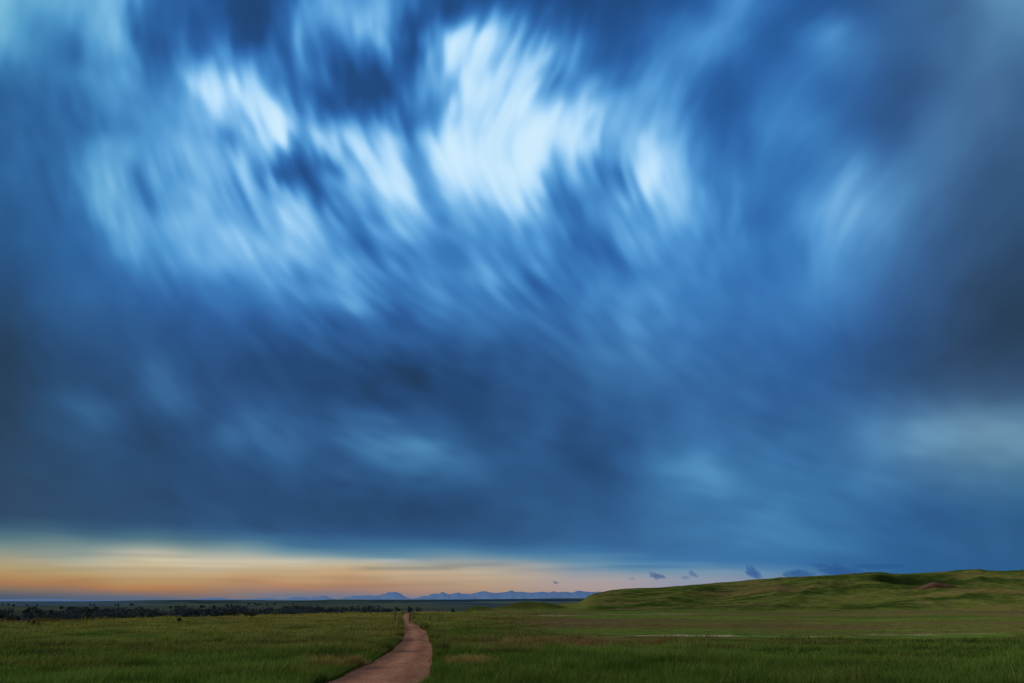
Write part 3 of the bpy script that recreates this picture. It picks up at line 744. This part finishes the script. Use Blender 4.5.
# ---------------------------------------------------------------- far range
RANGE = [(-260,600),(-60,599.6),(0,599.2),(30,598.9),(45,598.4),(60,599),(100,600.4),(130,600.5),(160,600.3),(192,599.5),(205,598),(214,597.2),(222,598),(232,599.6),(255,599),(266,597.8),(274,598.2),(281,599.8),(286,598.6),(292,597.2),(300,597.5),(310,598),(320,596.6),(326,596),(332,598.6),(338,599.8),(345,597.6),(352,595.6),(360,596.2),(368,595.5),(375,596.5),(382,594.4),(388,592.2),(396,592.2),(402,595),(408,598),(414,598.8),(420,596.4),(427,596),(435,593.8),(443,592.3),(450,594.5),(458,592.4),(463,593.5),(470,594),(480,591.4),(488,591.6),(495,593),(505,592.2),(512,590.6),(520,592.1),(530,592.6),(540,592.2),(550,592.2),(560,591.6),(570,592.2),(580,590.6),(588,591.8),(620,592),(700,594),(900,597),(1300,600)]
D_R = 30000.0
tx = np.array([bearing(a) for a, b in RANGE]); tz = np.array([CAM_H+(601-b)/781.0*D_R for a, b in RANGE])
bx = np.concatenate([np.linspace(tx[0], -.34, 160), np.linspace(-.339, .15, 1400), np.linspace(.151, tx[-1], 120)])
zz = np.interp(bx, tx, tz); zz = np.convolve(np.pad(zz, 2, mode='edge'), np.ones(5)/5, 'valid')+(48*np.abs(fbm(bx*70, bx*0+2, 3))-20)*sstep(60, 160, zz)
dep = np.linspace(-1, 1, 25)
BX = bx[:,None]+0*dep[None,:]; DD = D_R+2600*dep[None,:]+900*fbm(BX*40, dep[None,:]*2, 2)
cap = np.sqrt(np.clip(1-dep**2, 0, 1))[None,:]
ZZ = -60+(zz[:,None]+60)*cap*(1+.05*fbm(BX*120, dep[None,:]*3+9, 3))+(38*fbm(BX*190, dep[None,:]*5, 3)*cap)*sstep(60, 160, zz)[:,None]
RVv = np.stack([BX*DD, DD, ZZ], -1)
vi = np.arange(BX.size).reshape(BX.shape)
rq = np.stack([vi[:-1,:-1], vi[1:,:-1], vi[1:,1:], vi[:-1,1:]], -1).reshape(-1, 4)
M_RANGE, nt, N, L = new_mat('hazy_blue_range')
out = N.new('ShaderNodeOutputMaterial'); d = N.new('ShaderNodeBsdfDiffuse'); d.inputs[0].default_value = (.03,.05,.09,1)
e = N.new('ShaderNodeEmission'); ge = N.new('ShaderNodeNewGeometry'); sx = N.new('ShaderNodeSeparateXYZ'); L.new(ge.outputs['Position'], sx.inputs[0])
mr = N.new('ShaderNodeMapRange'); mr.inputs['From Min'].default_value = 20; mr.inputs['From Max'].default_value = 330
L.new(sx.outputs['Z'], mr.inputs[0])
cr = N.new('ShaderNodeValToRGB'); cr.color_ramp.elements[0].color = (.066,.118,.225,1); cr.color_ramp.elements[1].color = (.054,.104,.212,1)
L.new(mr.outputs[0], cr.inputs[0]); L.new(cr.outputs[0], e.inputs[0]); e.inputs[1].default_value = .95  # emission stands in for the blue airlight in front of the range
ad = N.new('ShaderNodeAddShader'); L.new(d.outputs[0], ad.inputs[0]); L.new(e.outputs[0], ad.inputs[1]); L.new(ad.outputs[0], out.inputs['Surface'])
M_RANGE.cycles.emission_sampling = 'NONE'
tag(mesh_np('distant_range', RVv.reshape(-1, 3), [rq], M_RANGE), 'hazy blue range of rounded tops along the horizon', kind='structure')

# ---------------------------------------------------------------- small low clouds
def cloud_mat(name, rgb, dens):
    m, nt, N, L = new_mat(name)
    out = N.new('ShaderNodeOutputMaterial'); ab = N.new('ShaderNodeVolumeAbsorption'); em = N.new('ShaderNodeEmission'); ad = N.new('ShaderNodeAddShader')
    ab.inputs['Color'].default_value = (0, 0, 0, 1); ab.inputs['Density'].default_value = dens
    c = lin(rgb); em.inputs['Color'].default_value = (*c, 1); em.inputs['Strength'].default_value = dens  # glow in the volume stands in for light scattered by haze
    L.new(ab.outputs[0], ad.inputs[0]); L.new(em.outputs[0], ad.inputs[1]); L.new(ad.outputs[0], out.inputs['Volume'])
    m.cycles.emission_sampling = 'NONE'
    return m
def cloud(px, py, w, h, seed, rgb, od, label, skew=0.0, dist=13000.0):
    rng = np.random.RandomState(seed)
    s = dist/730.0
    W, Hh = w*s*.5, h*s*.5
    nu, nv = 96, 48
    th = np.linspace(0, 2*np.pi, nu, endpoint=False); ph = np.linspace(0, np.pi, nv)
    TH, PH = np.meshgrid(th, ph, indexing='ij')
    dx, dy, dz = np.cos(TH)*np.sin(PH), np.sin(TH)*np.sin(PH), np.cos(PH)
    rad = np.ones_like(dx)*.62
    for k in range(16):
        c = rng.randn(3)*np.array([1, .6, .5]); c /= np.linalg.norm(c)
        a = .12+.28*rng.rand(); wdt = .25+.35*rng.rand()
        rad += a*np.exp(-(1-(dx*c[0]+dy*c[1]+dz*c[2]))/(wdt*wdt*.5))
    rad = rad/rad.max()*1.05
    rad = rad*(1+.5*fbm(dx*2.4+seed*3.7, dz*2.4+dy*1.3+seed, 5))
    fl = np.where(dz < 0, .8, 1.0)
    Vx = dx*rad*W; Vy = dy*rad*W*.6; Vz = dz*rad*Hh*fl
    Vx = Vx+skew*Vz
    top = np.arange(nu)
    id_ = np.arange(nu*nv).reshape(nu, nv)
    q = np.stack([id_[:, 1:-2], np.roll(id_, -1, 0)[:, 1:-2], np.roll(id_, -1, 0)[:, 2:-1], id_[:, 2:-1]], -1).reshape(-1, 4)
    V = np.stack([Vx, Vy, Vz], -1).reshape(-1, 3)
    n0 = len(V); V = np.concatenate([V, [V[id_[0, 0]], V[id_[0, -1]]]])
    t1 = np.stack([np.full(nu, n0), np.roll(id_[:, 1], -1)*0+id_[:, 1], np.roll(id_[:, 1], -1)], -1)[:, [0, 2, 1]]
    t2 = np.stack([np.full(nu, n0+1), id_[:, -2], np.roll(id_[:, -2], -1)], -1)
    q = q[:, ::-1]; t1 = t1[:, ::-1]; t2 = t2[:, ::-1]
    Y = dist; X = bearing(px)*Y; z = CAM_H+(601-py)/781.0*Y
    m = cloud_mat('cloud_vapour', rgb, od/(W*1.0))
    o = mesh_np('cloud', V, [q, t1, t2], m, loc=(X, Y, z))
    tag(o, label, 'cloud', 'small dark clouds low over the hill')
cloud(556.3, 582.6, 7, 6, 1, (60,84,130), 1.22, 'tiny dark cloud speck alone in the peach sky above the distant range', skew=-.4)
cloud(633, 578.6, 9, 5.5, 2, (106,116,146), 0.72, 'faintest small grey cloud left of the dark puff over the hill')
cloud(657.5, 576.3, 16, 12, 13, (40,80,134), 1.58, 'dark blue puffy cloud standing clear of the hill, with a sloping tail', skew=-.7)
cloud(687, 577.6, 13, 6, 4, (88,114,156), 0.79, 'pale blue flat cloud low left of a small upright cloud')
cloud(695.5, 573.8, 10, 15, 15, (54,92,146), 1.22, 'small ragged upright cloud right of the pale flat one', skew=-.3)
cloud(757, 573, 19, 19, 16, (36,84,146), 1.6, 'blue triangular cloud touching the hill skyline', skew=-.6)
cloud(744, 566.5, 12, 4, 7, (86,120,162), 0.65, 'thin faint wisp above the triangular cloud')
cloud(802, 574.5, 34, 16, 18, (36,82,140), 1.6, 'low dark cloud wedge resting on the skyline beside the large bank', skew=-1.0)
cloud(846, 571, 74, 27, 29, (32,76,134), 1.5, 'largest dark blue cloud bank lying along the hill skyline', skew=-1.5)

cloud(706, 570.5, 5, 3, 41, (92,120,162), .9, 'smallest pale scrap of cloud right of the ragged upright one')
cloud(880, 566.5, 60, 12, 43, (34,80,138), .9, 'faint dark cloud tail fading out right of the large bank', skew=-1.2)

# ---------------------------------------------------------------- sky dome
chart, CX, CY = sky_chart()
chart = np.clip(lin(chart)-np.array([.0045,.0040,.0030]), 0, 1).astype(np.float32)
da = np.radians(np.concatenate([np.arange(-180, -50, 5.0), np.arange(-50, 50.001, .14), np.arange(55, 180.1, 5.0)]))
de = np.radians(np.concatenate([[-4, -2], np.arange(-1, 7, .07), np.arange(7, 52, .14), np.arange(52, 88, 3.0)]))
EL, AZ = np.meshgrid(de, da, indexing='ij')
Dx, Dy, Dz = np.sin(AZ)*np.cos(EL), np.cos(AZ)*np.cos(EL), np.sin(EL)
fw = Dy*math.cos(P)+Dz*math.sin(P); up = -Dy*math.sin(P)+Dz*math.cos(P)
fs = np.maximum(fw, .12)
U = CU+FOC*Dx/fs; W_ = CV-FOC*up/fs
u = U+M; v = W_+M
hh, ww = chart.shape[:2]
dc = bil(chart, u.astype(np.float32), v.astype(np.float32))
outd = np.maximum(np.maximum(-u, u-ww), np.maximum(-v, 0))
bl = np.maximum(sstep(0, 420, outd), sstep(.3, .14, fw))[..., None]
AMB = np.array([.46,.50,.54])  # unseen sky overhead and behind, brightened to light the ground
dc = dc*(1-bl)+AMB*bl
RD = 90000.0
dv = np.stack([Dx, Dy, Dz], -1).reshape(-1, 3)*RD
di = np.arange(EL.size).reshape(EL.shape)
dq = np.stack([di[:-1,:-1], di[1:,:-1], di[1:,1:], di[:-1,1:]], -1).reshape(-1, 4)
capv = len(dv); dv = np.concatenate([dv, [[0, 0, RD]]])
dcc = np.concatenate([dc.reshape(-1, 3), [AMB]])
ct = np.stack([di[-1,:-1], np.full(di.shape[1]-1, capv), di[-1,1:]], -1)
M_SKY, nt, N, L = new_mat('cloud_deck')
out = N.new('ShaderNodeOutputMaterial'); e = N.new('ShaderNodeEmission'); at = N.new('ShaderNodeAttribute'); at.attribute_name = 'tint'
tr = N.new('ShaderNodeBsdfTransparent'); ad = N.new('ShaderNodeAddShader')
L.new(at.outputs['Color'], e.inputs['Color']); e.inputs['Strength'].default_value = 1.0
L.new(e.outputs[0], ad.inputs[0]); L.new(tr.outputs[0], ad.inputs[1]); L.new(ad.outputs[0], out.inputs['Surface'])
M_SKY.cycles.emission_sampling = 'NONE'
tag(mesh_np('sky', dv, [dq, ct], M_SKY, col=dcc), 'stormy blue sky of wind-dragged clouds over a strip of sunset', kind='structure')

# ---------------------------------------------------------------- daylight
SUN_EL, SUN_AZ = R(15), R(-72)          # low, left of the view
w = bpy.data.worlds.new('World'); scene.world = w; w.use_nodes = True
wt = w.node_tree; bg = wt.nodes['Background']
sk = wt.nodes.new('ShaderNodeTexSky'); sk.sky_type = 'NISHITA'; sk.sun_disc = False
sk.sun_elevation = SUN_EL; sk.sun_rotation = SUN_AZ
wt.links.new(sk.outputs[0], bg.inputs['Color']); bg.inputs['Strength'].default_value = 0.002
sl = bpy.data.lights.new('sun', 'SUN'); sl.energy = 3.3; sl.angle = R(14); sl.color = (1.0,.86,.68)
so = bpy.data.objects.new('sun', sl); COL.objects.link(so)
from mathutils import Vector
sd = Vector((math.sin(SUN_AZ)*math.cos(SUN_EL), math.cos(SUN_AZ)*math.cos(SUN_EL), math.sin(SUN_EL)))
so.rotation_euler = sd.to_track_quat('Z', 'Y').to_euler()

# ---------------------------------------------------------------- camera
cd = bpy.data.cameras.new('camera'); co = bpy.data.objects.new('camera', cd); COL.objects.link(co)
cd.sensor_fit = 'HORIZONTAL'; cd.sensor_width = 36; cd.lens = 36*FOC/1024
cd.clip_start = .1; cd.clip_end = 300000
co.location = (0, 0, CAM_H); co.rotation_euler = (R(90)+P, 0, 0)
scene.camera = co
scene.view_settings.view_transform = 'Standard'; scene.view_settings.look = 'None'
scene.view_settings.exposure = 0; scene.view_settings.gamma = 1
scene.cycles.max_bounces = 6; scene.cycles.diffuse_bounces = 3; scene.cycles.transparent_max_bounces = 12
scene.cycles.use_denoising = True
scene.render.film_transparent = False
